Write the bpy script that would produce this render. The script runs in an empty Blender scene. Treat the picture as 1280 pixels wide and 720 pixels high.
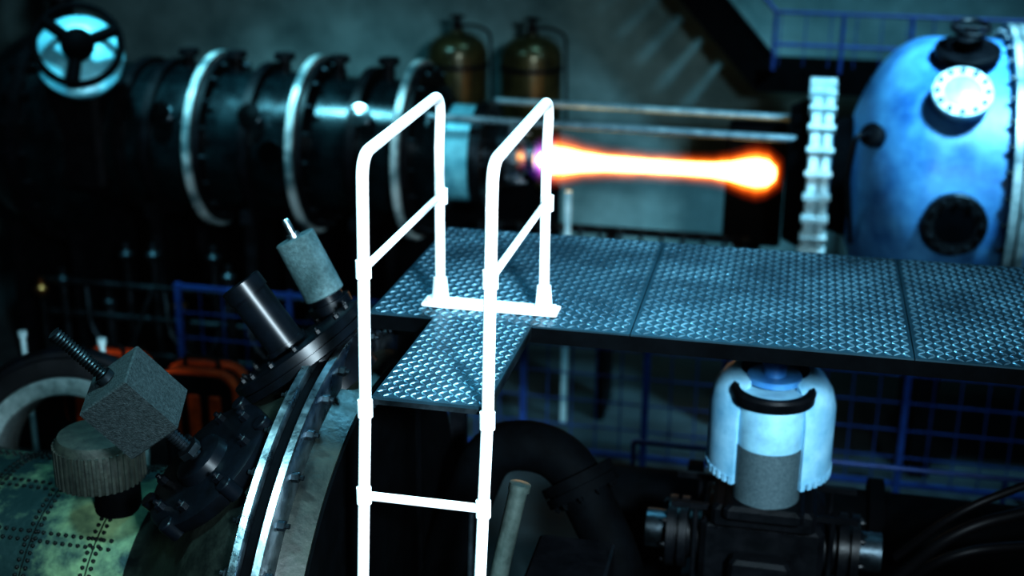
import bpy, math, random
from mathutils import Vector, Matrix
random.seed(4)
S=bpy.context.scene
COL=S.collection
def V(*a): return Vector(a)

# ------------------------------------------------------------------ materials
def mat(name,c1,c2=None,rough=.5,metal=0.,scale=6.,bump=0.,bscale=40.,spec=.5,r2=None,stretch=None,coat=0.,contrast=(.35,.65)):
    m=bpy.data.materials.new(name); m.use_nodes=True
    nt=m.node_tree; N=nt.nodes; L=nt.links
    b=N['Principled BSDF']
    b.inputs['Metallic'].default_value=metal
    b.inputs['Roughness'].default_value=rough
    b.inputs['Specular IOR Level'].default_value=spec
    b.inputs['Coat Weight'].default_value=coat
    tc=N.new('ShaderNodeTexCoord'); mp=N.new('ShaderNodeMapping')
    L.new(tc.outputs['Object'],mp.inputs['Vector'])
    if stretch: mp.inputs['Scale'].default_value=stretch
    nz=N.new('ShaderNodeTexNoise'); nz.inputs['Scale'].default_value=scale
    nz.inputs['Detail'].default_value=8; nz.inputs['Roughness'].default_value=.65
    L.new(mp.outputs[0],nz.inputs['Vector'])
    cr=N.new('ShaderNodeValToRGB'); c2=c2 or tuple(x*.75 for x in c1)
    cr.color_ramp.elements[0].position=contrast[0]; cr.color_ramp.elements[1].position=contrast[1]
    cr.color_ramp.elements[0].color=(*c2,1); cr.color_ramp.elements[1].color=(*c1,1)
    L.new(nz.outputs['Fac'],cr.inputs[0]); L.new(cr.outputs[0],b.inputs['Base Color'])
    if r2 is not None:
        mr=N.new('ShaderNodeMapRange'); mr.inputs['From Min'].default_value=.35; mr.inputs['From Max'].default_value=.65
        mr.inputs['To Min'].default_value=rough; mr.inputs['To Max'].default_value=r2
        L.new(nz.outputs['Fac'],mr.inputs['Value']); L.new(mr.outputs[0],b.inputs['Roughness'])
    if bump:
        n2=N.new('ShaderNodeTexNoise'); n2.inputs['Scale'].default_value=bscale; n2.inputs['Detail'].default_value=6
        L.new(mp.outputs[0],n2.inputs['Vector'])
        bp=N.new('ShaderNodeBump'); bp.inputs['Strength'].default_value=bump; bp.inputs['Distance'].default_value=.01
        L.new(n2.outputs['Fac'],bp.inputs['Height']); L.new(bp.outputs[0],b.inputs['Normal'])
    return m
def emit(name,col,st):
    m=bpy.data.materials.new(name); m.use_nodes=True
    N=m.node_tree.nodes; N.clear()
    e=N.new('ShaderNodeEmission'); e.inputs[0].default_value=(*col,1); e.inputs[1].default_value=st
    o=N.new('ShaderNodeOutputMaterial'); m.node_tree.links.new(e.outputs[0],o.inputs['Surface']); return m

M_white=mat('white_paint',(.88,.88,.89),(.80,.82,.83),.45,0,12,.1,60,spec=.3)
M_black=mat('black_paint',(.005,.006,.008),(.002,.003,.004),.38,0,8,.1,50,r2=.55,spec=.18)
M_matblack=mat('matt_black',(.002,.003,.004),(.001,.0015,.002),.75,0,8,spec=.04)
M_gloss=mat('gloss_black',(.004,.006,.009),(.0025,.0035,.0045),.34,.0,8,spec=.22)
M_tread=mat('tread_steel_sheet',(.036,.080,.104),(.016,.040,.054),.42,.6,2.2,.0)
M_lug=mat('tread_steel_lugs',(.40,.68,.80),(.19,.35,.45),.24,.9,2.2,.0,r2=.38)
M_steel=mat('steel',(.55,.62,.66),(.3,.36,.4),.25,1,10,.08,80,r2=.4)
M_brush=mat('brushed_pipe',(.10,.13,.12),(.05,.07,.065),.28,.6,14,.08,80)
M_chrome=mat('chrome',(.75,.8,.85),(.6,.65,.7),.1,1,5)
M_dsteel=mat('dark_steel',(.04,.055,.065),(.014,.02,.023),.3,.8,6,.12,40,r2=.5)
M_tube=mat('bg_tube',(.008,.022,.026),(.002,.006,.008),.2,.5,4,.05,20,r2=.35)
M_green=mat('worn_olive',(.15,.22,.12),(.010,.028,.028),.4,.3,3,.25,30,r2=.65,contrast=(.43,.66))
M_cone=mat('worn_dark',(.015,.021,.016),(.003,.005,.005),.4,.3,6,.25,30,r2=.65)
M_rivet=mat('rivet_black',(.004,.006,.006),None,.5,.2,5,spec=.2)
M_ring=mat('flange_white',(.46,.60,.62),(.26,.40,.43),.4,.1,9,.1,40)
M_ringbg=mat('flange_pale',(.40,.48,.48),(.07,.12,.13),.4,.2,3,.1,40,contrast=(.40,.58))
M_cyl=mat('grey_teal_body',(.08,.13,.14),(.04,.068,.072),.75,.1,60,.6,160)
M_block=mat('block_grey',(.030,.040,.042),(.012,.018,.019),.8,.0,70,.6,150,spec=.2)
M_blue=mat('vessel_blue',(.10,.31,.53),(.025,.115,.28),.35,.0,2.6,.2,12,r2=.55)
M_shell=mat('pump_shell',(.27,.50,.64),(.13,.32,.46),.42,.1,4,.06,25,contrast=(.36,.62))
M_col=mat('pump_column',(.24,.48,.60),(.17,.34,.45),.4,.1,10,.1,30)
M_col2=mat('pump_column_band',(.06,.095,.108),(.03,.055,.066),.7,.1,80,.3,150)
M_bronze=mat('tank_bronze',(.06,.052,.022),(.022,.021,.011),.3,.4,6,.1,20)
M_cyanlit=mat('cyan_lit_metal',(.22,.60,.68),(.10,.34,.42),.35,.2,9,.1,30)  # metal under cyan light, with that light put into the base colour
M_rod=mat('rod_grey',(.26,.38,.42),(.12,.2,.23),.35,.4,9,.1,30)
M_orange=mat('orange_plastic',(.62,.085,.014),(.32,.04,.008),.5,0,10)
M_copper=mat('copper',(.6,.25,.1),(.25,.10,.04),.35,1,10,.1,30)
M_bluefence=mat('fence_blue',(.015,.06,.20),(.01,.03,.12),.5,.1,10)
M_wall=mat('wall_plaster',(.17,.28,.285),(.055,.11,.115),.85,0,1.3,.25,14,contrast=(.3,.7))
M_floor=mat('floor_concrete',(.04,.066,.074),(.014,.025,.03),.6,0,1.2,.15,20,r2=.8)
M_ceil=mat('ceiling_paint',(.03,.045,.05),None,.9)
M_glass=mat('port_glass',(.004,.006,.008),None,.06,0,4)
M_beige=mat('lining_fabric',(.18,.22,.22),(.09,.12,.12),.9,0,20,.5,60)
M_cap=mat('cap_olive_grey',(.020,.025,.019),(.008,.011,.009),.7,0,20,.3,60)
M_cable=mat('cable_rubber',(.004,.004,.005),None,.5,0,10,spec=.15)

# ------------------------------------------------------------------ mesh helpers
import bmesh
def mk(name,verts,faces,m,parent=None,smooth=True,angle=35):
    me=bpy.data.meshes.new(name); me.from_pydata([tuple(v) for v in verts],[],faces); me.validate()
    me.materials.append(m)
    ob=bpy.data.objects.new(name,me); COL.objects.link(ob)
    bm=bmesh.new(); bm.from_mesh(me); bmesh.ops.recalc_face_normals(bm,faces=bm.faces); bm.to_mesh(me); bm.free()
    if smooth:
        me.polygons.foreach_set('use_smooth',[True]*len(me.polygons))
        me.set_sharp_from_angle(angle=math.radians(angle))
    if parent is not None:
        ob.parent=parent; ob.matrix_parent_inverse=Matrix.Translation(-parent.location)
    return ob
def group(name,loc):
    e=bpy.data.objects.new(name,None); e.location=loc; e.empty_display_size=.1; COL.objects.link(e); return e
def basis(ax):
    n=Vector(ax).normalized()
    h=V(0,0,1) if abs(n.z)<.9 else V(1,0,0)
    a=h.cross(n).normalized(); b=n.cross(a).normalized(); return a,b,n
class Geo:
    def __init__(s): s.v=[]; s.f=[]
    def add(s,v,f):
        o=len(s.v); s.v+=list(v); s.f+=[tuple(i+o for i in q) for q in f]
    def lathe(s,prof,org,ax,seg=48,a0=0,a1=360,closed=False):
        a,b,n=basis(ax); org=Vector(org); full=abs(a1-a0)>=360
        cnt=seg if full else seg+1; P=len(prof); vs=[]
        for i in range(cnt):
            t=math.radians(a0+(a1-a0)*i/seg); d=a*math.cos(t)+b*math.sin(t)
            for (h,r) in prof: vs.append(org+n*h+d*r)
        fs=[]
        for i in range(seg):
            j=(i+1)%cnt
            for k in range(P if closed else P-1):
                k2=(k+1)%P
                fs.append((i*P+k,j*P+k,j*P+k2,i*P+k2))
        if not closed and full:
            if prof[0][1]>1e-5: fs.append(tuple(i*P for i in range(cnt)))
            if prof[-1][1]>1e-5: fs.append(tuple(i*P+P-1 for i in range(cnt))[::-1])
        if closed and not full:
            fs.append(tuple(range(P))); fs.append(tuple((cnt-1)*P+k for k in range(P))[::-1])
        s.add(vs,fs); return s
    def rod(s,p,q,r,seg=20,r2=None):
        p=Vector(p);q=Vector(q); L=(q-p).length; r2=r2 or r
        return s.lathe([(0,r),(L,r2)],p,q-p,seg)
    def box(s,c,d,R=None,bev=0):
        c=Vector(c); x,y,z=[k/2 for k in d]
        if bev:
            e=bev; vs=[]
            for zz,ins in ((-z,e),(-z+e,0),(z-e,0),(z,e)):
                X=x-ins; Y=y-ins
                for px,py in ((X,Y-e),(X-e,Y),(-X+e,Y),(-X,Y-e),(-X,-Y+e),(-X+e,-Y),(X-e,-Y),(X,-Y+e)):
                    vs.append(V(px,py,zz))
            fs=[tuple(range(8))[::-1],tuple(range(24,32))]
            for k in range(3):
                for i in range(8):
                    j=(i+1)%8; fs.append((k*8+i,k*8+j,k*8+8+j,k*8+8+i))
        else:
            vs=[V(i*x,j*y,k*z) for i in(-1,1) for j in(-1,1) for k in(-1,1)]
            fs=[(0,1,3,2),(4,6,7,5),(0,4,5,1),(2,3,7,6),(0,2,6,4),(1,5,7,3)]
        if R: vs=[R@v for v in vs]
        s.add([v+c for v in vs],fs); return s
    def sweep(s,pts,r,seg=16,closed=False):
        pts=[Vector(p) for p in pts]; n=len(pts); T=[]
        for i in range(n):
            if closed: t=pts[(i+1)%n]-pts[i-1]
            else: t=pts[min(i+1,n-1)]-pts[max(i-1,0)]
            T.append(t.normalized())
        a,b,_=basis(T[0]); vs=[]
        for i in range(n):
            a=(a-T[i]*a.dot(T[i])).normalized(); b=T[i].cross(a)
            for k in range(seg):
                t=2*math.pi*k/seg; vs.append(pts[i]+(a*math.cos(t)+b*math.sin(t))*r)
        fs=[]
        for i in range(n if closed else n-1):
            j=(i+1)%n
            for k in range(seg):
                l=(k+1)%seg; fs.append((i*seg+k,i*seg+l,j*seg+l,j*seg+k))
        if not closed: fs.append(tuple(range(seg))[::-1]); fs.append(tuple((n-1)*seg+k for k in range(seg)))
        s.add(vs,fs); return s
    def torus(s,c,ax,R,r,seg=48,sub=10):
        a,b,n=basis(ax); c=Vector(c)
        return s.sweep([c+(a*math.cos(t)+b*math.sin(t))*R for t in [2*math.pi*i/seg for i in range(seg)]],r,sub,True)
    def bolts(s,c,ax,R,n,sz,h,ph=0,both=0):
        a,b,d=basis(ax); c=Vector(c)
        for i in range(n):
            t=2*math.pi*i/n+ph; p=c+(a*math.cos(t)+b*math.sin(t))*R
            s.lathe([(-both,sz),(h*.9,sz),(h,sz*.8)],p,d,6)
            s.lathe([(h,sz*.5),(h*1.5,sz*.5)],p,d,8)
        return s
    def sphere(s,c,r,seg=24,rz=None,ax=(0,0,1)):
        rz=rz or r; k=seg//2
        return s.lathe([(-rz*math.cos(math.pi*i/k),r*math.sin(math.pi*i/k) if 0<i<k else 0) for i in range(k+1)],c,ax,seg)
    def out(s,name,m,parent=None,smooth=True,angle=35): return mk(name,s.v,s.f,m,parent,smooth,angle)
def fillet(pts,r,n=8):
    pts=[Vector(p) for p in pts]; out=[pts[0]]
    for i in range(1,len(pts)-1):
        p=pts[i]; a=(pts[i-1]-p); b=(pts[i+1]-p); rr=min(r,a.length*.49,b.length*.49)
        a=p+a.normalized()*rr; b=p+b.normalized()*rr
        for k in range(n+1):
            t=k/n; out.append(a*(1-t)**2+p*2*t*(1-t)+b*t*t)
    out.append(pts[-1]); return out

# ------------------------------------------------------------------ room
def slab(name,c,d,m): return Geo().box(c,d).out(name,m,None,False)
slab('floor',(-.5,5,-.1),(17.4,18.4,.2),M_floor)
slab('wall_back',(-.5,14.1,4),(17.4,.2,8),M_wall)
slab('wall_left',(-9.1,5,4),(.2,18,8),M_wall)
slab('wall_right',(8.1,5,4),(.2,18,8),M_wall)
slab('wall_front',(-.5,-4.1,4),(17.4,.2,8),M_wall)
slab('ceiling',(-.5,5,8.1),(17.4,18.4,.2),M_ceil)
slab('baseboard_back',(-.5,13.97,.1),(16.9,.05,.2),M_matblack)

# ------------------------------------------------------------------ tread plates
def tread(g,x0,x1,y0,y1,z,p=.036):
    nx=int((x1-x0)/p); ny=int((y1-y0)/p); px=(x1-x0)/nx; py=(y1-y0)/ny
    L=p*.64; W=p*.125; H=.0045
    for i in range(nx):
        for j in range(ny):
            c=V(x0+(i+.5)*px,y0+(j+.5)*py,z); s=1 if (i+j)%2 else -1
            d=V(.7071,.7071*s,0); e=V(-.7071*s,.7071,0)
            u=V(0,0,H)
            vs=[c-d*L,c-e*W,c+d*L,c+e*W,c-d*L*.6+u,c-e*W*.4+u,c+d*L*.6+u,c+e*W*.4+u]
            g.add(vs,[(0,1,5,4),(1,2,6,5),(2,3,7,6),(3,0,4,7),(4,5,6,7)])
DZ=3.0
plat=group('walkway_platform',(.5,5.8,DZ))
xs=[-1.736,-.6,.54,1.68,2.82]
for i in range(4):
    a,b=xs[i]+.002,xs[i+1]-.002
    Geo().box(((a+b)/2,5.825,DZ-.004),(b-a,1.33,.008)).out('deck_plate_%d'%(i+1),M_tread,plat,False)
    g=Geo(); tread(g,a+.01,b-.01,5.17,6.48,DZ); g.out('tread_lugs_%d'%(i+1),M_lug,plat,False)
g=Geo()
g.box((.542,5.185,DZ-.041),(4.556,.05,.066)).box((.542,6.465,DZ-.055),(4.556,.05,.094))
g.box((-1.711,5.825,DZ-.041),(.05,1.23,.066)).box((2.795,5.825,DZ-.055),(.05,1.23,.094))
for x in (-.6,.54,1.68): g.box((x,5.825,DZ-.05),(.06,1.23,.08))
g.box((.542,5.45,DZ-.07),(4.4,.06,.12))
g.out('deck_frame',M_matblack,plat,False)
g=Geo()
for x in (-1.66,2.75):
    for y in (5.5,6.42): 
        g.box((x,y,(DZ-.1)/2),(.08,.08,DZ-.1)); g.box((x,y,.01),(.2,.2,.02))
g.out('deck_legs',M_black,plat,False)

# ------------------------------------------------------------------ ladder
lad=group('step_ladder',(-1.23,4.8,DZ))
yf,yb=4.285,5.34
def lx(x,z): return x-.04*(DZ-z) if z<DZ else x+.015*(z-DZ)
R=.0230
for nm,x in (('left',-1.462),('right',-1.0)):
    top=DZ+.925
    pts=[(lx(x,0),yf,.0),(lx(x,2.6),yf,2.6),(x,yf,DZ),(lx(x,3.7),yf,3.72)]
    pts+=fillet([(lx(x,3.7),yf,3.74),(lx(x,top),yf,top-.01),(x+.01,yb,top+.01),(x,yb,3.7)],.17,10)
    pts+=[(x,yb,DZ+.01)]
    cl=[Vector(pts[0])]
    for p in pts[1:]:
        if (Vector(p)-cl[-1]).length>.004: cl.append(Vector(p))
    Geo().sweep(cl,R,20).out('side_rail_'+nm,M_white,lad,True,60)
    g=Geo().rod((lx(x,3.5),yf,3.5),(x,yb,3.49),.016)
    g.out('mid_rail_'+nm,M_white,lad)
    g=Geo()
    for (yy,zz) in ((yf,3.5),(yb,3.49),(yf,DZ-.04),(yf,2.6),(yf,2.2),(yf,1.8)):
        X=lx(x,zz); g.lathe([(-.035,R+.002),(-.033,R+.006),(.033,R+.006),(.035,R+.002)],(X,yy,zz),(0,0,1),20)
    g.lathe([(0,.04),(.01,.038),(.1,.031),(.105,R)],(x,yb,DZ+.02),(0,0,1),20)
    g.lathe([(0,.045),(.03,.045),(.04,R)],(lx(x,0),yf,0),(0,0,1),20)
    g.out('joint_collars_'+nm,M_white,lad)
g=Geo()
for z in (2.6,2.2,1.8,1.4,1.0,.6): g.rod((lx(-1.462,z),yf,z),(lx(-1.0,z),yf,z),.018)
g.out('rungs',M_white,lad)
g=Geo().box((-1.231,yb-.015,DZ+.013),(.60,.11,.018),bev=.004)
for x in (-1.505,-.957):
    for dy in (-.04,.02): g.lathe([(0,.009),(.01,.009)],(x,yb+dy,DZ+.02),(0,0,1),6)
g.out('base_plate',M_white,lad,False)
st=group('ladder_step_plate',(-1.231,4.72,DZ))
Geo().box((-1.231,4.735,DZ-.006),(.43,.85,.012)).out('step_sheet',M_tread,st,False)
g=Geo(); tread(g,-1.44,-1.022,4.32,5.155,DZ,.032); g.out('tread_lugs',M_lug,st,False)
g=Geo().box((-1.44,4.735,DZ-.03),(.012,.85,.036)).box((-1.022,4.735,DZ-.03),(.012,.85,.036)).box((-1.231,4.315,DZ-.022),(.42,.012,.02))
g.out('step_edges',M_dsteel,st,False)

# ------------------------------------------------------------------ foreground vessel (left)
VY,VZ=4.975,1.51
BR=.64
ves=group('pressure_vessel',(-2.4,VY,VZ))
g=Geo().lathe([(-.0,1.33),(-.12,1.31),(-.3,1.2),(-.45,1.02),(-.58,.85),(-.68,.72),(-.76,.66),(-.82,.64)],(-1.83,VY,VZ),(1,0,0),96)
g.out('shoulder',M_cone,ves)
g=Geo().lathe([(0,0),(0,BR-.04),(.05,BR),(1.9,BR)],(-4.5,VY,VZ),(1,0,0),96); g.out('barrel',M_green,ves)
g=Geo()
for i in range(2):
    x=-1.868+i*.09
    g.lathe([(0,1.32),(0,1.435),(.006,1.445),(.034,1.445),(.040,1.435),(.040,1.32)],(x,VY,VZ),(1,0,0),128)
g.out('main_flange',M_steel,ves)
g=Geo().lathe([(0,1.30),(.10,1.26)],(-1.74,VY,VZ),(1,0,0),96); g.out('neck_ring',M_cone,ves)
g=Geo().lathe([(0,1.41),(.05,1.41)],(-1.828,VY,VZ),(1,0,0),96)
g.lathe([(0,1.25),(.012,1.25),(.018,1.2),(.02,0)],(-1.64,VY,VZ),(1,0,0),96)
g.out('end_plate',M_matblack,ves)
g=Geo().bolts((-1.868,VY,VZ),(-1,0,0),1.385,44,.02,.03).bolts((-1.738,VY,VZ),(1,0,0),1.385,44,.02,.03)
g.out('flange_bolts',M_dsteel,ves)
g=Geo()
def rivet(x,t,r=BR):
    n=V(0,-math.cos(t),math.sin(t)); g.lathe([(0,.010),(.007,.008),(.011,0)],V(x,VY,VZ)+n*r,n,8)
rows=(-2.82,-3.12,-3.42,-3.72,-4.02,-4.32)
for xx in rows:
    for x in (xx-.020,xx+.020):
        for i in range(80): rivet(x,math.radians(-30+i*3.0))
for a in range(5,185,25):
    for k in range(46): rivet(-2.75-k*.036,math.radians(a)+.032); rivet(-2.75-k*.036,math.radians(a)-.032)
for xx in rows: g.lathe([(-.003,BR),(-.002,BR+.003),(.002,BR+.003),(.003,BR)],(xx,VY,VZ),(1,0,0),96)
g.out('rivets',M_rivet,ves)
g=Geo()
for x in (-3.0,-4.1): g.box((x,VY,.45),(.14,1.0,.9)); g.box((x,VY,.02),(.3,1.5,.04))
g.box((-1.79,VY,.1),(.12,.8,.2))
g.out('saddle_feet',M_black,ves,False)

# hatch + screw clamp
n1=V(-.55,-.33,.77).normalized(); P1=V(-2.15,4.42,2.56)
ht=group('hatch_screw_clamp',P1)
g=Geo().lathe([(-.25,.2),(-.02,.2),(-.02,.29),(0,.30),(.04,.30),(.05,.285),(.05,.12),(.09,.11),(.1,.09),(.1,0)],P1,n1,56)
g.out('hatch_disc',M_gloss,ht)
Geo().bolts(P1+n1*.05,n1,.235,8,.022,.03,.2).out('hatch_bolts',M_gloss,ht)
a,b,_=basis(n1)
g=Geo()
for k in range(6):
    t=k*math.pi/3+.2; d=a*math.cos(t)+b*math.sin(t)
    g.lathe([(-.01,.034),(.06,.034),(.065,.03)],P1+d*.30,n1,14)
g.out('hatch_lugs',M_gloss,ht)
prof=[]; h=0.0
while h<.76: prof+=[(h,.020),(h+.007,.027)]; h+=.014
g=Geo().lathe(prof,P1+n1*.08,n1,20); g.out('threaded_rod',M_dsteel,ht,True,20)
g=Geo().lathe([(.29,.162),(.296,.170),(.564,.170),(.57,.162)],P1,n1,4,25,385); g.out('clamp_block',M_block,ht,True,25)
Geo().lathe([(.12,.05),(.15,.05)],P1,n1,6).lathe([(.575,.035),(.60,.035)],P1,n1,16).out('lock_nut',M_dsteel,ht)

# nozzle flange with sensors
n2=V(-.6,0,.8).normalized(); P2=V(-1.98,4.98,2.87)
nz=group('nozzle_port',P2)
g=Geo().lathe([(-.22,.24),(-.05,.24),(-.05,.31),(-.045,.32),(-.012,.32),(-.012,.30),(-.006,.30),(-.006,.32),(.03,.32),(.035,.31),(.035,0)],P2,n2,64)
g.out('nozzle_flange',M_gloss,nz)
Geo().bolts(P2+n2*.035,n2,.27,14,.014,.018).out('nozzle_bolts',M_black,nz)
g=Geo().lathe([(.03,.095),(.05,.095),(.05,.085),(.30,.085),(.30,.092),(.36,.092),(.365,.085),(.365,.06),(.34,.055),(.34,0)],P2+V(-.02,-.05,.01),n2,40)
g.out('black_canister',M_gloss,nz)
n3=V(-.46,0,.89).normalized(); P3=V(-1.94,5.3,2.93)
sg=group('ion_gauge',P3)
Geo().lathe([(-.1,.06),(.02,.06),(.02,.10),(.06,.10),(.06,.075),(.09,.075)],P3,n3,36).out('gauge_base',M_gloss,sg)
Geo().lathe([(.09,.088),(.095,.092),(.375,.092),(.38,.086),(.38,0)],P3,n3,36).out('gauge_body',M_cyl,sg)
Geo().lathe([(.38,.03),(.40,.03),(.40,.018),(.46,.018),(.47,.012)],P3,n3,20).out('gauge_connector',M_steel,sg)

rc=group('ribbed_vent_cap',(-2.80,4.70,2.3))
g=Geo().lathe([(-.01,.175),(.0,.18),(.17,.18),(.20,.165),(.21,.10),(.21,0)],(-2.80,4.68,2.33),(0,0,1),48)
for i in range(40):
    t=2*math.pi*i/40; g.box((-2.80+math.cos(t)*.183,4.68+math.sin(t)*.183,2.41),(.014,.012,.17),Matrix.Rotation(t,3,'Z'))
g.out('ribbed_cap',M_cap,rc)
Geo().lathe([(-.22,.10),(-.02,.10),(-.02,.13),(-.005,.13)],(-2.80,4.80,2.33),(0,0,1),48).out('cap_neck',M_matblack,rc)

# open duct left
dc=group('duct_ring',(-3.9,6.3,1.6))
ax=V(.35,-1,.35).normalized()
c0=V(-3.92,6.2,1.54)
Geo().lathe([(-.5,.52),(0,.52),(.02,.58),(.07,.58),(.07,.48),(-.5,.48)],c0,ax,64,closed=True).out('duct_body',M_black,dc)
Geo().lathe([(-.45,.475),(.075,.475),(.085,.46),(.085,.38),(.07,.37),(-.45,.37)],c0,ax,64,closed=True).out('duct_lining',M_beige,dc)
Geo().torus(c0-ax*.03,ax,.60,.045).out('duct_clamp',M_gloss,dc)
Geo().box((-4.02,6.6,.5),(.5,.4,1.0)).out('duct_pedestal',M_black,dc,False)
pf=group('stanchion',(-3.9,7.0,1))
g=Geo()
for x in (-4.15,-4.7): g.rod((x,7.1,0),(x,7.1,1.9),.02,12).lathe([(0,.03),(.04,.03)],(x,7.1,1.88),(0,0,1),12)
g.out('stanchion_posts',M_ring,pf)

# bench + hard cases
bn=group('equipment_bench',(-4.1,7.9,.6))
g=Geo().box((-4.4,7.9,.92),(1.9,.9,.06))
for x in (-5.3,-3.5):
    for y in (7.5,8.3): g.box((x,y,.445),(.06,.06,.89))
g.out('bench_frame',M_black,bn,False)
def hardcase(nm,x,y):
    e=group(nm,(x,y,1.4))
    w,d,h=.58,.34,.56; z0=.95
    def outline(w,h,r):
        p=[]
        for cx,cz,a0 in ((w/2-r,h/2-r,0),(-w/2+r,h/2-r,90),(-w/2+r,-h/2+r,180),(w/2-r,-h/2+r,270)):
            for k in range(7):
                t=math.radians(a0+15*k); p.append((cx+r*math.cos(t),cz+r*math.sin(t)))
        return p
    def prism(w,h,r,y0,y1):
        o=outline(w,h,r); n=len(o); vs=[V(x+a,yy,z0+.56/2+b) for yy in(y0,y1) for a,b in o]
        return vs,[tuple(range(n)),tuple(range(n,2*n))[::-1]]+[(i,(i+1)%n,n+(i+1)%n,n+i) for i in range(n)]
    g=Geo(); g.add(*prism(w-.04,h-.04,.12,y-d/2+.02,y+d/2)); g.out('shell',M_black,e)
    g=Geo()
    for yy in (-d/2+.04,.03): g.add(*prism(w,h,.14,y+yy,y+yy+.08))
    for dx in (-.15,0,.15): g.box((x+dx,y-d/2+.02,z0+.24),(.09,.04,.34),bev=.012)
    g.out('orange_bumpers',M_orange,e)
    Geo().sweep(fillet([(x-.12,y,z0+.55),(x-.12,y,z0+.62),(x+.12,y,z0+.62),(x+.12,y,z0+.55)],.04),.014,10).out('handle',M_black,e)
hardcase('hard_case',-3.80,7.75); hardcase('hard_case.001',-4.52,7.8)

# ------------------------------------------------------------------ middle: dark pipes
pp=group('elbow_pipe',(-1.0,5.6,2))
path=fillet([(-1.58,5.62,1.4),(-1.3,5.65,2.2),(-.95,5.65,2.2),(-.62,5.45,1.7),(-.62,5.45,.0)],.2)
Geo().sweep(path,.12,32).out('pipe_body',M_matblack,pp)
g=Geo()
d=(V(-.62,5.45,1.7)-V(-.95,5.65,2.2)).normalized()
c=V(-.95,5.65,2.2)+d*.18
g.lathe([(-.05,.12),(-.05,.18),(-.005,.18),(-.005,.16),(.005,.16),(.005,.18),(.05,.18),(.05,.12)],c,d,40)
g.lathe([(-.05,.12),(-.05,.18),(.05,.18),(.05,.12)],(-.62,5.45,1.3),(0,0,1),40)
g.bolts(c+d*.05,d,.15,10,.014,.02).bolts((-.62,5.45,1.35),(0,0,1),.15,10,.014,.02)
g.out('pipe_flanges',M_matblack,pp)
cb=group('control_cabinet',(-.9,4.8,1))
g=Geo().box((-.80,4.95,1.0),(.34,.5,2.0),bev=.012); g.out('cabinet_body',M_black,cb,False)
g=Geo().box((-.80,4.695,1.1),(.28,.012,1.6),bev=.004).rod((-.69,4.675,1.1),(-.69,4.675,1.3),.008); g.out('cabinet_door',M_dsteel,cb,False)
ct=group('chrome_pipe',(-1.1,4.55,1.3))
g=Geo().sweep(fillet([(-1.10,4.6,0),(-1.03,4.58,2.1),(-.96,4.66,2.5)],.1),.038,24); g.out('pipe',M_brush,ct)
g=Geo().sweep([(-1.20,4.62,0),(-1.14,4.6,2.40)],.012,16); g.out('thin_line',M_dsteel,ct)
Geo().lathe([(0,.038),(0,.044),(.03,.044),(.035,0)],(-.96,4.66,2.49),V(.07,.08,.4),24).lathe([(0,.06),(.03,.06),(.03,.036)],(-1.10,4.6,0),(0,0,1),24).out('cap',M_brush,ct)

# ------------------------------------------------------------------ pump under deck
pm=group('vacuum_pump',(0,6.1,1.6))
cx,cy=0.0,6.14
g=Geo()
SR=.305
g.lathe([(0,SR),(.32,SR),(.40,SR-.02),(.46,SR-.06),(.49,SR-.11),(.49,SR-.14),(.44,SR-.09),(.38,SR-.045),(.32,SR-.025),(0,SR-.025)],(cx,cy,2.02),(0,0,1),64,32,328,closed=True)
for i in range(39):
    t=math.radians(34+7.68*i); g.box((cx+math.sin(t)*(SR-.008),cy-math.cos(t)*(SR-.008),2.01),(.024,.024,.04),Matrix.Rotation(t,3,'Z'))
g.out('outer_shell',M_shell,pm)
Geo().lathe([(.30,.158),(.305,.160),(.55,.160),(.57,.15),(.57,0)],(cx,cy-.18,1.90),(0,0,1),48).out('column_upper',M_col,pm)
Geo().lathe([(0,.162),(.30,.162)],(cx,cy-.18,1.90),(0,0,1),48).out('column_lower',M_col2,pm)
Geo().lathe([(0,.163),(0,.195),(.045,.20),(.06,.19),(.06,.163)],(cx,cy-.17,2.425),(0,0,1),48,closed=True).out('top_collar',M_black,pm)
g=Geo().lathe([(0,.13),(.03,.13),(.03,.055),(.36,.055)],(cx,cy-.1,2.49),(0,0,1),24); g.out('top_stem',M_blue,pm)
g=Geo().box((cx,cy,1.55),(.60,.5,.46),bev=.03).box((cx,cy-.05,1.83),(.50,.50,.12),bev=.02).box((cx,cy-.3,1.5),(.3,.12,.26),bev=.02).box((cx,cy-.18,1.88),(.38,.36,.08),bev=.02)
g.out('pump_housing',M_black,pm,False)
g=Geo()
for s in (-1,1):
    ax=(s,0,0)
    g.lathe([(0,.13),(.1,.13),(.1,.18),(.14,.18),(.14,.15),(.16,.15),(.16,.18),(.20,.18),(.20,.12)],(cx+s*.27,cy-.06,1.6),ax,48)
    g.bolts((cx+s*.47,cy-.06,1.6),ax,.155,8,.014,.018)
g.out('side_flanges',M_black,pm)
g=Geo()
for s in (-1,1): g.lathe([(0,.10),(.11,.10),(.115,.09),(.115,.05),(.10,.05),(.10,0)],(cx+s*.47,cy-.06,1.6),(s,0,0),40)
g.out('shaft_stubs',M_dsteel,pm)
g=Geo()
for sx in (-.2,.2):
    for sy in (-.18,.18): g.box((cx+sx,cy+sy,.65),(.07,.07,1.3))
g.box((cx,cy,1.285),(.8,.55,.03)).box((cx,cy,.02),(.7,.6,.04))
for s in (-1,1):
    for y in (-.2,.12): g.rod((cx+s*.33,cy+y,1.3),(cx+s*.33,cy+y,1.83),.014,10)
g.box((cx,cy-.2,1.83),(.9,.03,.03)).box((cx,cy+.12,1.83),(.9,.03,.03))
g.out('pump_stand',M_black,pm,False)
hs=group('hose_bundle',(1.3,6,1.5))
g=Geo()
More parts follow.
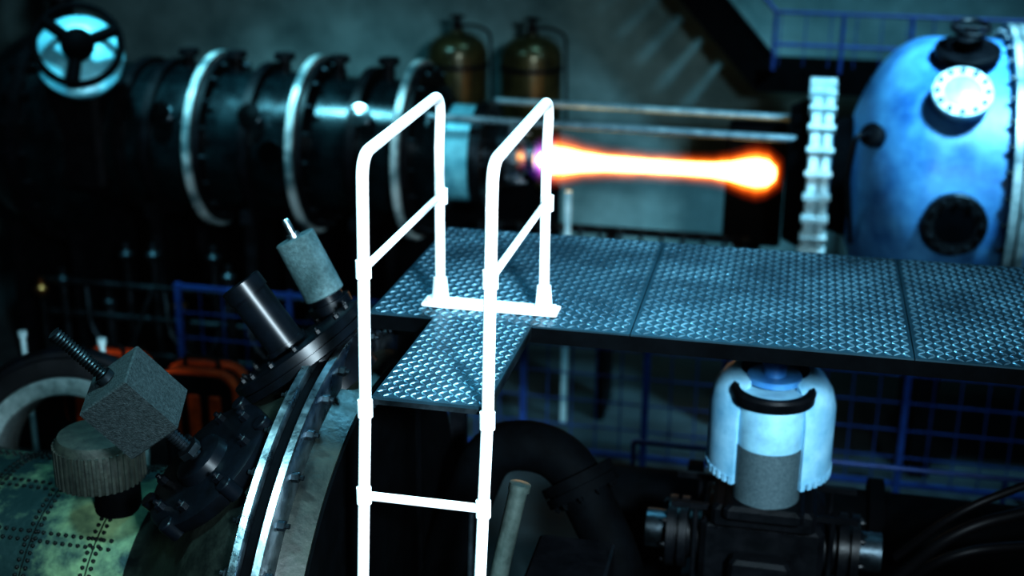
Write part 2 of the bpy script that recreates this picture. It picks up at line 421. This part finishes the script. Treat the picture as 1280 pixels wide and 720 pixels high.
for k,(dz,rr) in enumerate(((0,.03),(.1,.02),(-.12,.025))):
    g.sweep(fillet([(.65,6.0+.05*k,1.5+dz),(.9,5.95,1.85+dz),(1.5,6.2,1.95+dz*2),(2.1,6.3,2.3+dz),(2.72,6.2,2.5+dz)],.3,10),rr,14)
g.out('hoses',M_cable,hs)
g=Geo().box((2.72,6.0,2.4),(.12,.3,.5)); g.out('hose_manifold',M_black,hs,False)
pr_=group('process_pipe',(1.5,5.4,1.2))
g=Geo().sweep(fillet([(.75,5.6,0),(.8,5.6,1.2),(1.4,5.6,1.35),(3.4,5.9,1.35)],.2),.09,28)
g.lathe([(0,.09),(0,.14),(.05,.14),(.05,.09)],(1.5,5.615,1.35),(1,.14,0),36)
g.out('pipe_run',M_matblack,pr_)
sk=group('machine_skid',(1.2,6.6,.6))
g=Geo().box((1.0,7.1,.55),(4.0,.9,1.1),bev=.03)
g.rod((-.9,6.9,1.3),(2.9,6.9,1.3),.2,40)
for x in (-.4,.6,1.5,2.4): g.lathe([(-.04,.2),(-.04,.27),(.04,.27),(.04,.2)],(x,6.9,1.3),(1,0,0),40)
g.out('skid_body',M_matblack,sk)

# ------------------------------------------------------------------ fence
fn=group('mesh_fence',(-.5,9.85,.6))
g=Geo(); x=-5.0
while x<5.01: g.box((x,9.85,.65),(.05,.05,1.3)); x+=1.0
for z in (1.27,.12): g.box((0,9.85,z),(10,.035,.035))
g.out('fence_posts',M_bluefence,fn,False)
g=Geo(); x=-5.0
while x<5.01: g.box((x,9.85,.69),(.010,.010,1.14)); x+=.2
for z in (.35,.58,.81,1.04): g.box((0,9.85,z),(10,.01,.01))
g.out('fence_mesh',M_bluefence,fn,False)
fr=group('guard_rail',(0,8.2,1))
g=Geo()
for x in (-.9,.3,1.5,2.7): g.rod((x,8.2,0),(x,8.2,1.05),.016)
g.rod((-.9,8.2,1.05),(2.7,8.2,1.05),.018).rod((-.9,8.2,.6),(2.7,8.2,.6),.014)
g.out('rail_tubes',M_bluefence,fr)

# ------------------------------------------------------------------ background beamline
AY,AZ=11.0,2.29
bl=group('beamline_tube',(-4.5,AY,AZ))
def lx_(g,prof,seg=64): return g.lathe([(h,r) for h,r in prof],(0,AY,AZ),(1,0,0),seg)
g=Geo(); lx_(g,[(-6.1,.64),(-5.0,.64)]); lx_(g,[(-5.0,.62),(-4.1,.62)]); lx_(g,[(-4.1,.60),(-3.2,.60)]); lx_(g,[(-3.2,.56),(-2.98,.56),(-2.92,.5),(-2.92,.3)])
g.out('tube_sections',M_tube,bl)
g=Geo()
for x in (-5.45,-4.55,-3.6,-5.7):
    lx_(g,[(x-.04,.62),(x-.04,.70),(x+.04,.70),(x+.04,.62)])
g.out('dark_bands',M_black,bl)
g=Geo()
for x in (-5.02,-4.10,-3.18):
    lx_(g,[(x-.04,.6),(x-.04,.78),(x-.035,.785),(x+.025,.785),(x+.03,.78),(x+.03,.6)])
g.out('ring_flanges',M_ringbg,bl)
g=Geo()
for x in (-5.02,-4.10,-3.18): lx_(g,[(x+.031,.6),(x+.031,.74),(x+.09,.74),(x+.09,.6)])
g.out('ring_backing_flanges',M_black,bl)
g=Geo()
for x in (-5.02,-4.10,-3.18): g.bolts((x+.09,AY,AZ),(1,0,0),.70,18,.022,.04,both=.05)
g.out('ring_bolts',M_dsteel,bl)
g=Geo(); lx_(g,[(-2.92,.25),(-2.92,.42),(-2.60,.42),(-2.60,.25)]); g.out('cyan_coupling',M_cyanlit,bl)  # bare metal coupling, its cyan lighting carried by the material colour
g=Geo(); lx_(g,[(-2.95,.44),(-2.88,.44)]); lx_(g,[(-2.65,.45),(-2.55,.45),(-2.55,.2)]); lx_(g,[(-2.55,.26),(-2.38,.26),(-2.38,.18)])
g.bolts((-2.55,AY,AZ),(1,0,0),.39,12,.02,.04)
g.out('coupling_bands',M_dsteel,bl)
g=Geo(); lx_(g,[(-2.38,.20),(-2.28,.20),(-2.22,.12),(-2.15,.12),(-2.15,.05)]); g.bolts((-2.38,AY,AZ),(1,0,0),.23,8,.025,.1); g.out('nozzle_tip',M_steel,bl)
g=Geo()
for x in (-5.5,-4.6,-3.6):
    for dy in (-.45,.45): g.box((x,AY+dy,.9),(.1,.1,1.8))
    g.box((x,AY,1.72),(.14,1.1,.12)); g.box((x,AY,.5),(.08,1.0,.08))
g.out('support_stands',M_black,bl,False)
g=Geo()
for x in (-5.3,-4.85,-4.4,-3.9,-3.45): g.rod((x,AY,AZ+.5),(x,AY,AZ+.75),.05).lathe([(0,.09),(.05,.09)],(x,AY,AZ+.74),(0,0,1),24)
g.out('top_ports',M_black,bl)
g=Geo()
for i,(x,y,z) in enumerate(((-5.3,10.42,2.6),(-4.5,10.45,2.62),(-4.3,10.4,2.35),(-3.55,10.5,2.65))):
    n=V(0,y-AY,z-AZ).normalized(); g.lathe([(0,.07),(.05,.07),(.05,.1),(.08,.1),(.085,0)],(x,y+.0,z),n,28)
g.out('view_ports',M_chrome,bl)
# gate valve / left head
gv=group('gate_valve',(-6.6,AY,AZ))
g=Geo()
g.lathe([(-.55,0),(-.5,.5),(-.35,.8),(-.1,.93),(.0,.95),(.25,.95),(.3,.8),(.45,.66)],(-6.6,AY,AZ),(1,0,0),64)
g.out('valve_body',M_tube,gv)
g=Geo().lathe([(0,.9),(0,1.04),(.1,1.04),(.1,.9)],(-6.55,AY,AZ),(1,0,0),64).bolts((-6.45,AY,AZ),(1,0,0),.99,24,.03,.05,both=.18)
g.out('valve_flange',M_black,gv)
hn=V(.40,-.75,.5).normalized(); hc=V(-5.77,9.95,3.26)
g=Geo().torus(hc,hn,.34,.03,40,10)
a,b,_=basis(hn)
for k in range(3):
    t=k*2*math.pi/3+.35; g.rod(hc,hc+(a*math.cos(t)+b*math.sin(t))*.34,.05,10)
g.rod(hc-hn*.75,hc+hn*.08,.04).sphere(hc,.14,16)
g.out('handwheel',M_matblack,gv)
g=Geo()
g.lathe([(-.1,.34),(0,.36),(.02,.36),(.04,.33),(.07,.2),(.08,0)],hc-hn*.28,hn,40)
g.out('bonnet',M_cyanlit,gv)  # bright cyan colour stands in for light caught by the disc
g=Geo()
g.rod(hc-hn*.95,hc-hn*.3,.22,32).box((-6.1,10.55,2.5),(.5,.5,1.2),bev=.05)
for x in (-6.9,-6.3): g.box((x,AY,.75),(.12,1.0,1.5))
g.out('valve_legs',M_black,gv)
g=Geo().lathe([(0,.1),(.9,.1)],(-6.5,AY,AZ+.85),(0,0,1),24).lathe([(0,.2),(.05,.2),(.05,.12),(.3,.12),(.35,.05)],(-6.5,AY,AZ+1.2),(0,0,1),32)
g.out('actuator',M_black,gv)

# clutter under the beamline
mf=group('pipe_manifold',(-4.6,10.2,.9))
g=Geo(); g2=Geo()
for i in range(16):
    x=-6.4+i*.25+random.uniform(-.05,.05); y=10.15+random.uniform(-.1,.15); z1=random.uniform(.7,1.45)
    g.rod((x,y,0),(x,y,z1),random.choice((.02,.03,.045)),12)
    (g2 if i%5==0 else g).lathe([(0,.05),(.04,.07),(.07,.07),(.1,.03),(.16,.03)],(x,y,z1),(0,0,1),14)
for z in (.45,.8,1.1): g.rod((-6.5,10.2,z),(-2.6,10.2,z),.03,12)
for i in range(5):
    x=-6+i*.75; g.sweep(fillet([(x,10.1,1.1),(x+.1,9.95,.7),(x+.4,10.0,.5),(x+.6,10.15,1.1)],.2),.02,10)
g.out('manifold_pipes',M_dsteel,mf); g2.out('manifold_valves',M_copper,mf)
sb=group('switchgear_cabinet',(-5,12.4,.8))
g=Geo()
for i in range(5): g.box((-6.6+i*.92,12.4,.9),(.9,.6,1.8),bev=.03).box((-6.6+i*.92,12.09,.95),(.8,.02,1.5),bev=.006).rod((-6.3+i*.92,12.06,.9),(-6.3+i*.92,12.06,1.1),.012,8)
g.out('cabinet_row',M_matblack,sb,False)

# tie rods
tr=group('tie_rods',(-1,AY,2.95))
g=Geo()
for y,x0 in ((10.6,-3.0),(11.4,-2.6)):
    g.rod((x0,y,2.68),(.08,y,2.66),.032,20)
g.out('rods',M_rod,tr)
# plasma
pl=group('plasma_discharge',(-1.1,AY,AZ-.02))
def pprof(k,e=0,w=0):
    ctrl=[(-2.14-e,0),(-2.12-e,.05),(-2.08-e*.6,.095),(-2.0,.130),(-1.90,.122),(-1.75,.092),(-1.55,.072),(-1.2,.062),(-.9,.060),(-.65,.066),(-.5,.086),(-.38,.118),(-.28,.135),(-.19,.12),(-.13+e*.7,.06),(-.12+e*.7,0)]
    return [(h,(r*k+w if r>0 else 0)) for h,r in ctrl]
M_core=emit('plasma_core',(1.0,.60,.22),5.5)
def halo(nm,c_main,st):
    m=bpy.data.materials.new(nm); m.use_nodes=True; N=m.node_tree.nodes; L=m.node_tree.links; N.clear()
    tc=N.new('ShaderNodeTexCoord'); sp=N.new('ShaderNodeSeparateXYZ'); L.new(tc.outputs['Object'],sp.inputs[0])
    nzz=N.new('ShaderNodeTexNoise'); nzz.inputs['Scale'].default_value=9; L.new(tc.outputs['Object'],nzz.inputs['Vector'])
    cr=N.new('ShaderNodeValToRGB'); mr=N.new('ShaderNodeMapRange')
    mr.inputs['From Min'].default_value=-2.4; mr.inputs['From Max'].default_value=0
    L.new(sp.outputs[0],mr.inputs['Value']); L.new(mr.outputs[0],cr.inputs[0])
    cr.color_ramp.elements[0].color=(.30,.12,1,1); cr.color_ramp.elements[0].position=.09
    e=cr.color_ramp.elements.new(.18); e.color=(*c_main,1)
    cr.color_ramp.elements[-1].color=(*c_main,1)
    em=N.new('ShaderNodeEmission'); L.new(cr.outputs[0],em.inputs[0])
    mm=N.new('ShaderNodeMath'); mm.operation='MULTIPLY'; mm.inputs[1].default_value=st*2; L.new(nzz.outputs['Fac'],mm.inputs[0]); L.new(mm.outputs[0],em.inputs[1])
    o=N.new('ShaderNodeOutputMaterial'); L.new(em.outputs[0],o.inputs['Volume']); return m
PO=Vector((0,AY,AZ-.02))
Geo().lathe(pprof(.86),PO,(1,0,0),32).out('plasma_core',M_core,pl)
Geo().lathe(pprof(1.1,.02,.012),PO,(1,0,0),32).out('plasma_halo_inner',halo('plasma_halo_inner',(1,.34,.05),7.0),pl)
Geo().lathe(pprof(1.3,.05,.026),PO,(1,0,0),32).out('plasma_halo_mid',halo('plasma_halo_mid',(1,.20,.02),2.2),pl)
Geo().lathe(pprof(1.5,.09,.05),PO,(1,0,0),32).out('plasma_halo_outer',halo('plasma_halo_outer',(1,.13,.015),.5),pl)
ts=group('target_shield',(-.3,11.4,2.1))
Geo().box((-.30,11.50,2.05),(.50,.3,1.05),bev=.02).box((-.32,11.50,.8),(.2,.2,1.6)).out('shield_block',M_matblack,ts,False)
opr=group('optical_rail',(-1.3,10.8,1.7))
g=Geo().box((-1.5,10.8,1.62),(2.4,.07,.05)).box((-1.5,11.2,1.62),(2.4,.07,.05))
for x in (-2.6,-1.5,-.4): g.box((x,11.0,.8),(.08,.5,1.6))
g.out('rail_beams',M_black,opr,False)
g=Geo(); 
for i in range(14):
    x=-2.6+i*.175; g.lathe([(0,.028),(.03,.028),(.03,.015),(.07,.015),(.075,.03),(.11,.03)],(x,10.8,1.64),(0,0,1),10)
g.out('rail_posts',M_dsteel,opr)
wp=group('white_post',(-1.75,10.7,1.8))
Geo().box((-1.8,10.65,1.5),(.05,.05,1.2)).box((-1.8,10.65,.85),(.12,.12,.1)).box((-1.8,10.65,.4),(.05,.05,.8)).out('post',M_ring,wp,False)

# ------------------------------------------------------------------ blue vacuum vessel
bv=group('vacuum_chamber',(1.3,AY,AZ))
g=Geo(); RR=1.15
prof=[(.2,.38),(.40,.40)]
for k in range(0,13):
    t=math.radians(22+68*k/12); prof.append((1.02-.62*math.cos(t),RR*math.sin(t)))
prof+=[(1.56,RR)]
g.lathe(prof,(0,AY,AZ),(1,0,0),96); g.lathe([(1.70,RR),(3.3,RR),(3.7,.8),(3.8,0)],(0,AY,AZ),(1,0,0),96)
g.out('chamber_shell',M_blue,bv)
g=Geo().lathe([(1.55,1.1),(1.55,1.27),(1.61,1.27),(1.61,1.2),(1.63,1.2),(1.63,1.27),(1.69,1.27),(1.69,1.1)],(0,AY,AZ),(1,0,0),96)
g.out('chamber_flange',M_ringbg,bv)
Geo().bolts((1.55,AY,AZ),(-1,0,0),1.21,40,.022,.03).out('chamber_bolts',M_dsteel,bv)
g=Geo().lathe([(.12,.3),(.12,.73),(.13,.74),(.19,.74),(.20,.73),(.20,.68),(.22,.68),(.22,.73),(.23,.74),(.28,.74),(.29,.73),(.29,.36)],(0,AY,AZ),(1,0,0),80)
g.out('entry_flange',M_ring,bv)
g=Geo()
for i in range(26):
    t=2*math.pi*i/26; g.box((.205,AY+.745*math.cos(t),AZ+.745*math.sin(t)),(.21,.04,.08),Matrix.Rotation(t-math.pi/2,3,'X'))
g.out('entry_clamps',M_ring,bv,False)
g=Geo().lathe([(-.04,.1),(-.04,.55),(.12,.62)],(0,AY,AZ),(1,0,0),64).lathe([(.31,.45),(.5,.5)],(0,AY,AZ),(1,0,0),64); g.out('entry_neck',M_matblack,bv)
def port(c,n,r,nm,mr_,inner,h=.14):
    n=Vector(n).normalized(); c=Vector(c)
    Geo().lathe([(-.1,r*.75),(h-.06,r*.75),(h-.06,r),(h,r),(h+.005,r*.97),(h+.005,r*.62),(h-.03,r*.6)],c,n,48).out(nm+'_flange',mr_,bv)
    Geo().bolts(c+n*h,n,r*.82,12,.020,.025).out(nm+'_bolts',M_dsteel,bv)
    Geo().lathe([(h-.05,r*.64),(h-.0,r*.6),(h+.01,0)],c,n,40).out(nm+'_pane',inner,bv)
port((1.17,AY-RR*.72,AZ+RR*.70),(0,-.72,.70),.215,'upper_port',M_ring,M_shell)
port((1.19,AY-RR*.995,AZ-.02),(0,-1,0),.23,'window_port',M_dsteel,M_glass,.08)
g=Geo().lathe([(-.05,.14),(.08,.14),(.08,.24),(.13,.24),(.14,.22),(.14,.1),(.22,.1),(.24,.05),(.3,.05)],(1.22,AY-.45,AZ+1.02),(0,-.3,1),32)
g.torus((1.22,AY-.54,AZ+1.31),(0,-.3,1),.13,.02,32,8).rod((1.09,AY-.54,AZ+1.31),(1.35,AY-.54,AZ+1.31),.014)
g.out('top_valve',M_black,bv)
g=Geo().lathe([(-.1,.07),(.06,.07),(.06,.09),(.12,.09),(.14,.05)],(.62,10.23,2.78),(-.5,-.75,.4),24)
g.sweep(fillet([(.56,10.13,2.83),(.45,10.0,2.85),(.42,10.1,2.5),(.5,10.4,1.9)],.12),.018,10)
g.out('feedthrough',M_black,bv)
g=Geo()
for x in (1.2,3.0): g.box((x,AY,.6),(.16,1.5,1.2))
g.out('chamber_saddles',M_black,bv,False)
g=Geo()
for k in range(7): 
    t=math.radians(20+22*k); g.rod((2.1,AY-1.17*math.cos(t),AZ+1.17*math.sin(t)),(3.2,AY-1.17*math.cos(t),AZ+1.17*math.sin(t)),.02,10)
g.out('cooling_lines',M_blue,bv)

# ------------------------------------------------------------------ tanks
def tank(nm,x,y):
    e=group(nm,(x,y,2.2)); r=.30; q=-.06
    prof=[(0,0),(0,r*.6),(.06,r*.92),(.12,r)]+[(1.33,r)]+[(1.33+.2*math.sin(math.radians(a)),r*math.cos(math.radians(a))) for a in (15,30,45,60,72)]+[(1.53,.07),(1.56,.06),(1.56,0)]
    Geo().lathe(prof,(x,y,1.55+q),(0,0,1),40).out('tank_body',M_bronze,e)
    g=Geo()
    for z in (1.95,2.75): g.lathe([(0,r),(0,r+.012),(.04,r+.012),(.04,r)],(x,y,z+q),(0,0,1),40)
    g.lathe([(0,.05),(.08,.05),(.08,.03),(.14,.03)],(x,y,3.1+q),(0,0,1),16).torus((x,y,3.24+q),(0,0,1),.07,.012,20,6).rod((x-.07,y,3.24+q),(x+.07,y,3.24+q),.01,8)
    g.sweep(fillet([(x,y,3.15+q),(x+.2,y-.05,3.17+q),(x+.34,y,3.1+q),(x+.36,y,2.2+q)],.08),.014,8)
    g.out('tank_fittings',M_black,e)
    Geo().box((x,y,.73),(.55,.55,1.46),bev=.02).out('tank_plinth',M_matblack,e,False)
tank('gas_tank',-3.36,13.0); tank('gas_tank.001',-2.60,13.0)

# ------------------------------------------------------------------ staircase on the wall
sc=group('steel_staircase',(0,13.3,3))
g=Geo()
def beam(p,q,w,h):
    p=Vector(p);q=Vector(q); d=q-p; a=math.atan2(d.z,d.x); g.box((p+q)/2,(d.length,w,h),Matrix.Rotation(-a,3,'Y'))
for y in (12.9,13.75):
    beam((-.32,y,2.70),(-3.1,y,5.75),.05,.24); beam((-.4,y,2.70),(4.5,y,2.70),.05,.2)
for i in range(14): g.box((-.5-i*.2,13.32,2.85+i*.218),(.26,.82,.03))
g.box((2.05,13.32,2.79),(4.9,.85,.03))
for x in (4.3,.9):
    for y in (12.95,13.7): g.box((x,y,1.3),(.1,.1,2.6))
g.out('stringers_and_treads',M_matblack,sc,False)
g=Geo()
for x in [-.25+.62*i for i in range(8)]: g.rod((x,12.9,2.8),(x,12.9,3.35),.02,10)
for z in (3.35,3.05): g.rod((-.25,12.9,z),(4.4,12.9,z),.017,10)
for i in range(20): g.rod((-.2+i*.23,12.9,2.85),(-.2+i*.23,12.9,3.35),.006,6)
g.sweep([(-.25,12.9,3.35),(-2.9,12.9,6.25)],.02,10)
g.out('stair_railing',M_bluefence,sc)

# ------------------------------------------------------------------ lights
def area(nm,loc,tgt,size,power,col,spread=180):
    l=bpy.data.lights.new(nm,'AREA'); l.energy=power; l.size=size; l.color=col; l.spread=math.radians(spread)
    o=bpy.data.objects.new(nm,l); COL.objects.link(o); o.location=loc
    o.rotation_euler=(Vector(tgt)-Vector(loc)).to_track_quat('-Z','Y').to_euler(); return o
CY=(.72,.90,1.0)
area('added_key_light',(2.2,-1.5,6.2),(-.9,5.0,2.8),.8,135,CY,45)  # added light, no fixture: brightens ladder and pump from the front
area('ceiling_lamp_top',(-.9,8.3,7.6),(-1.0,5.0,2.8),.7,68,(.25,.74,1.0),80)
area('added_wall_wash',(-1.4,12.0,7.6),(-1.4,14,3.4),1.2,23,(.42,.92,1.0),90)  # added wash to brighten the back wall, not a fixture of the hall
area('added_chamber_light',(2.6,8.0,7.4),(1.2,11,2.8),.8,122,(.40,.78,1.0),55)  # added spot aimed at the blue chamber, no real fitting
area('added_tube_highlight',(-5.2,8.8,7.4),(-4.9,11,2.6),.5,72,(.33,.85,1.0),55)  # added narrow light for sharp highlights along the tubes
area('added_vessel_highlight',(-2.6,2.6,7.0),(-2.3,4.6,2.2),.5,30,(.48,.92,1.0),60)  # added light to pick out the foreground vessel and its flange
w=bpy.data.worlds.new('World'); S.world=w; w.use_nodes=True
w.node_tree.nodes['Background'].inputs[0].default_value=(.01,.02,.03,1); w.node_tree.nodes['Background'].inputs[1].default_value=.1

# ------------------------------------------------------------------ camera
cam=bpy.data.cameras.new('camera'); co=bpy.data.objects.new('camera',cam); COL.objects.link(co)
from mathutils import Euler
q=Euler((math.radians(90-19.2),0,math.radians(12.06))).to_matrix()@Matrix.Rotation(math.radians(.55),3,'Z')
co.location=(0,0,5); co.rotation_euler=q.to_euler()
cam.lens=46.97; cam.sensor_width=36
cam.dof.use_dof=True; cam.dof.focus_distance=5.0; cam.dof.aperture_fstop=1.0
S.camera=co
S.view_settings.view_transform='Standard'
try: S.view_settings.look='High Contrast'
except Exception as ex: print('look',ex)
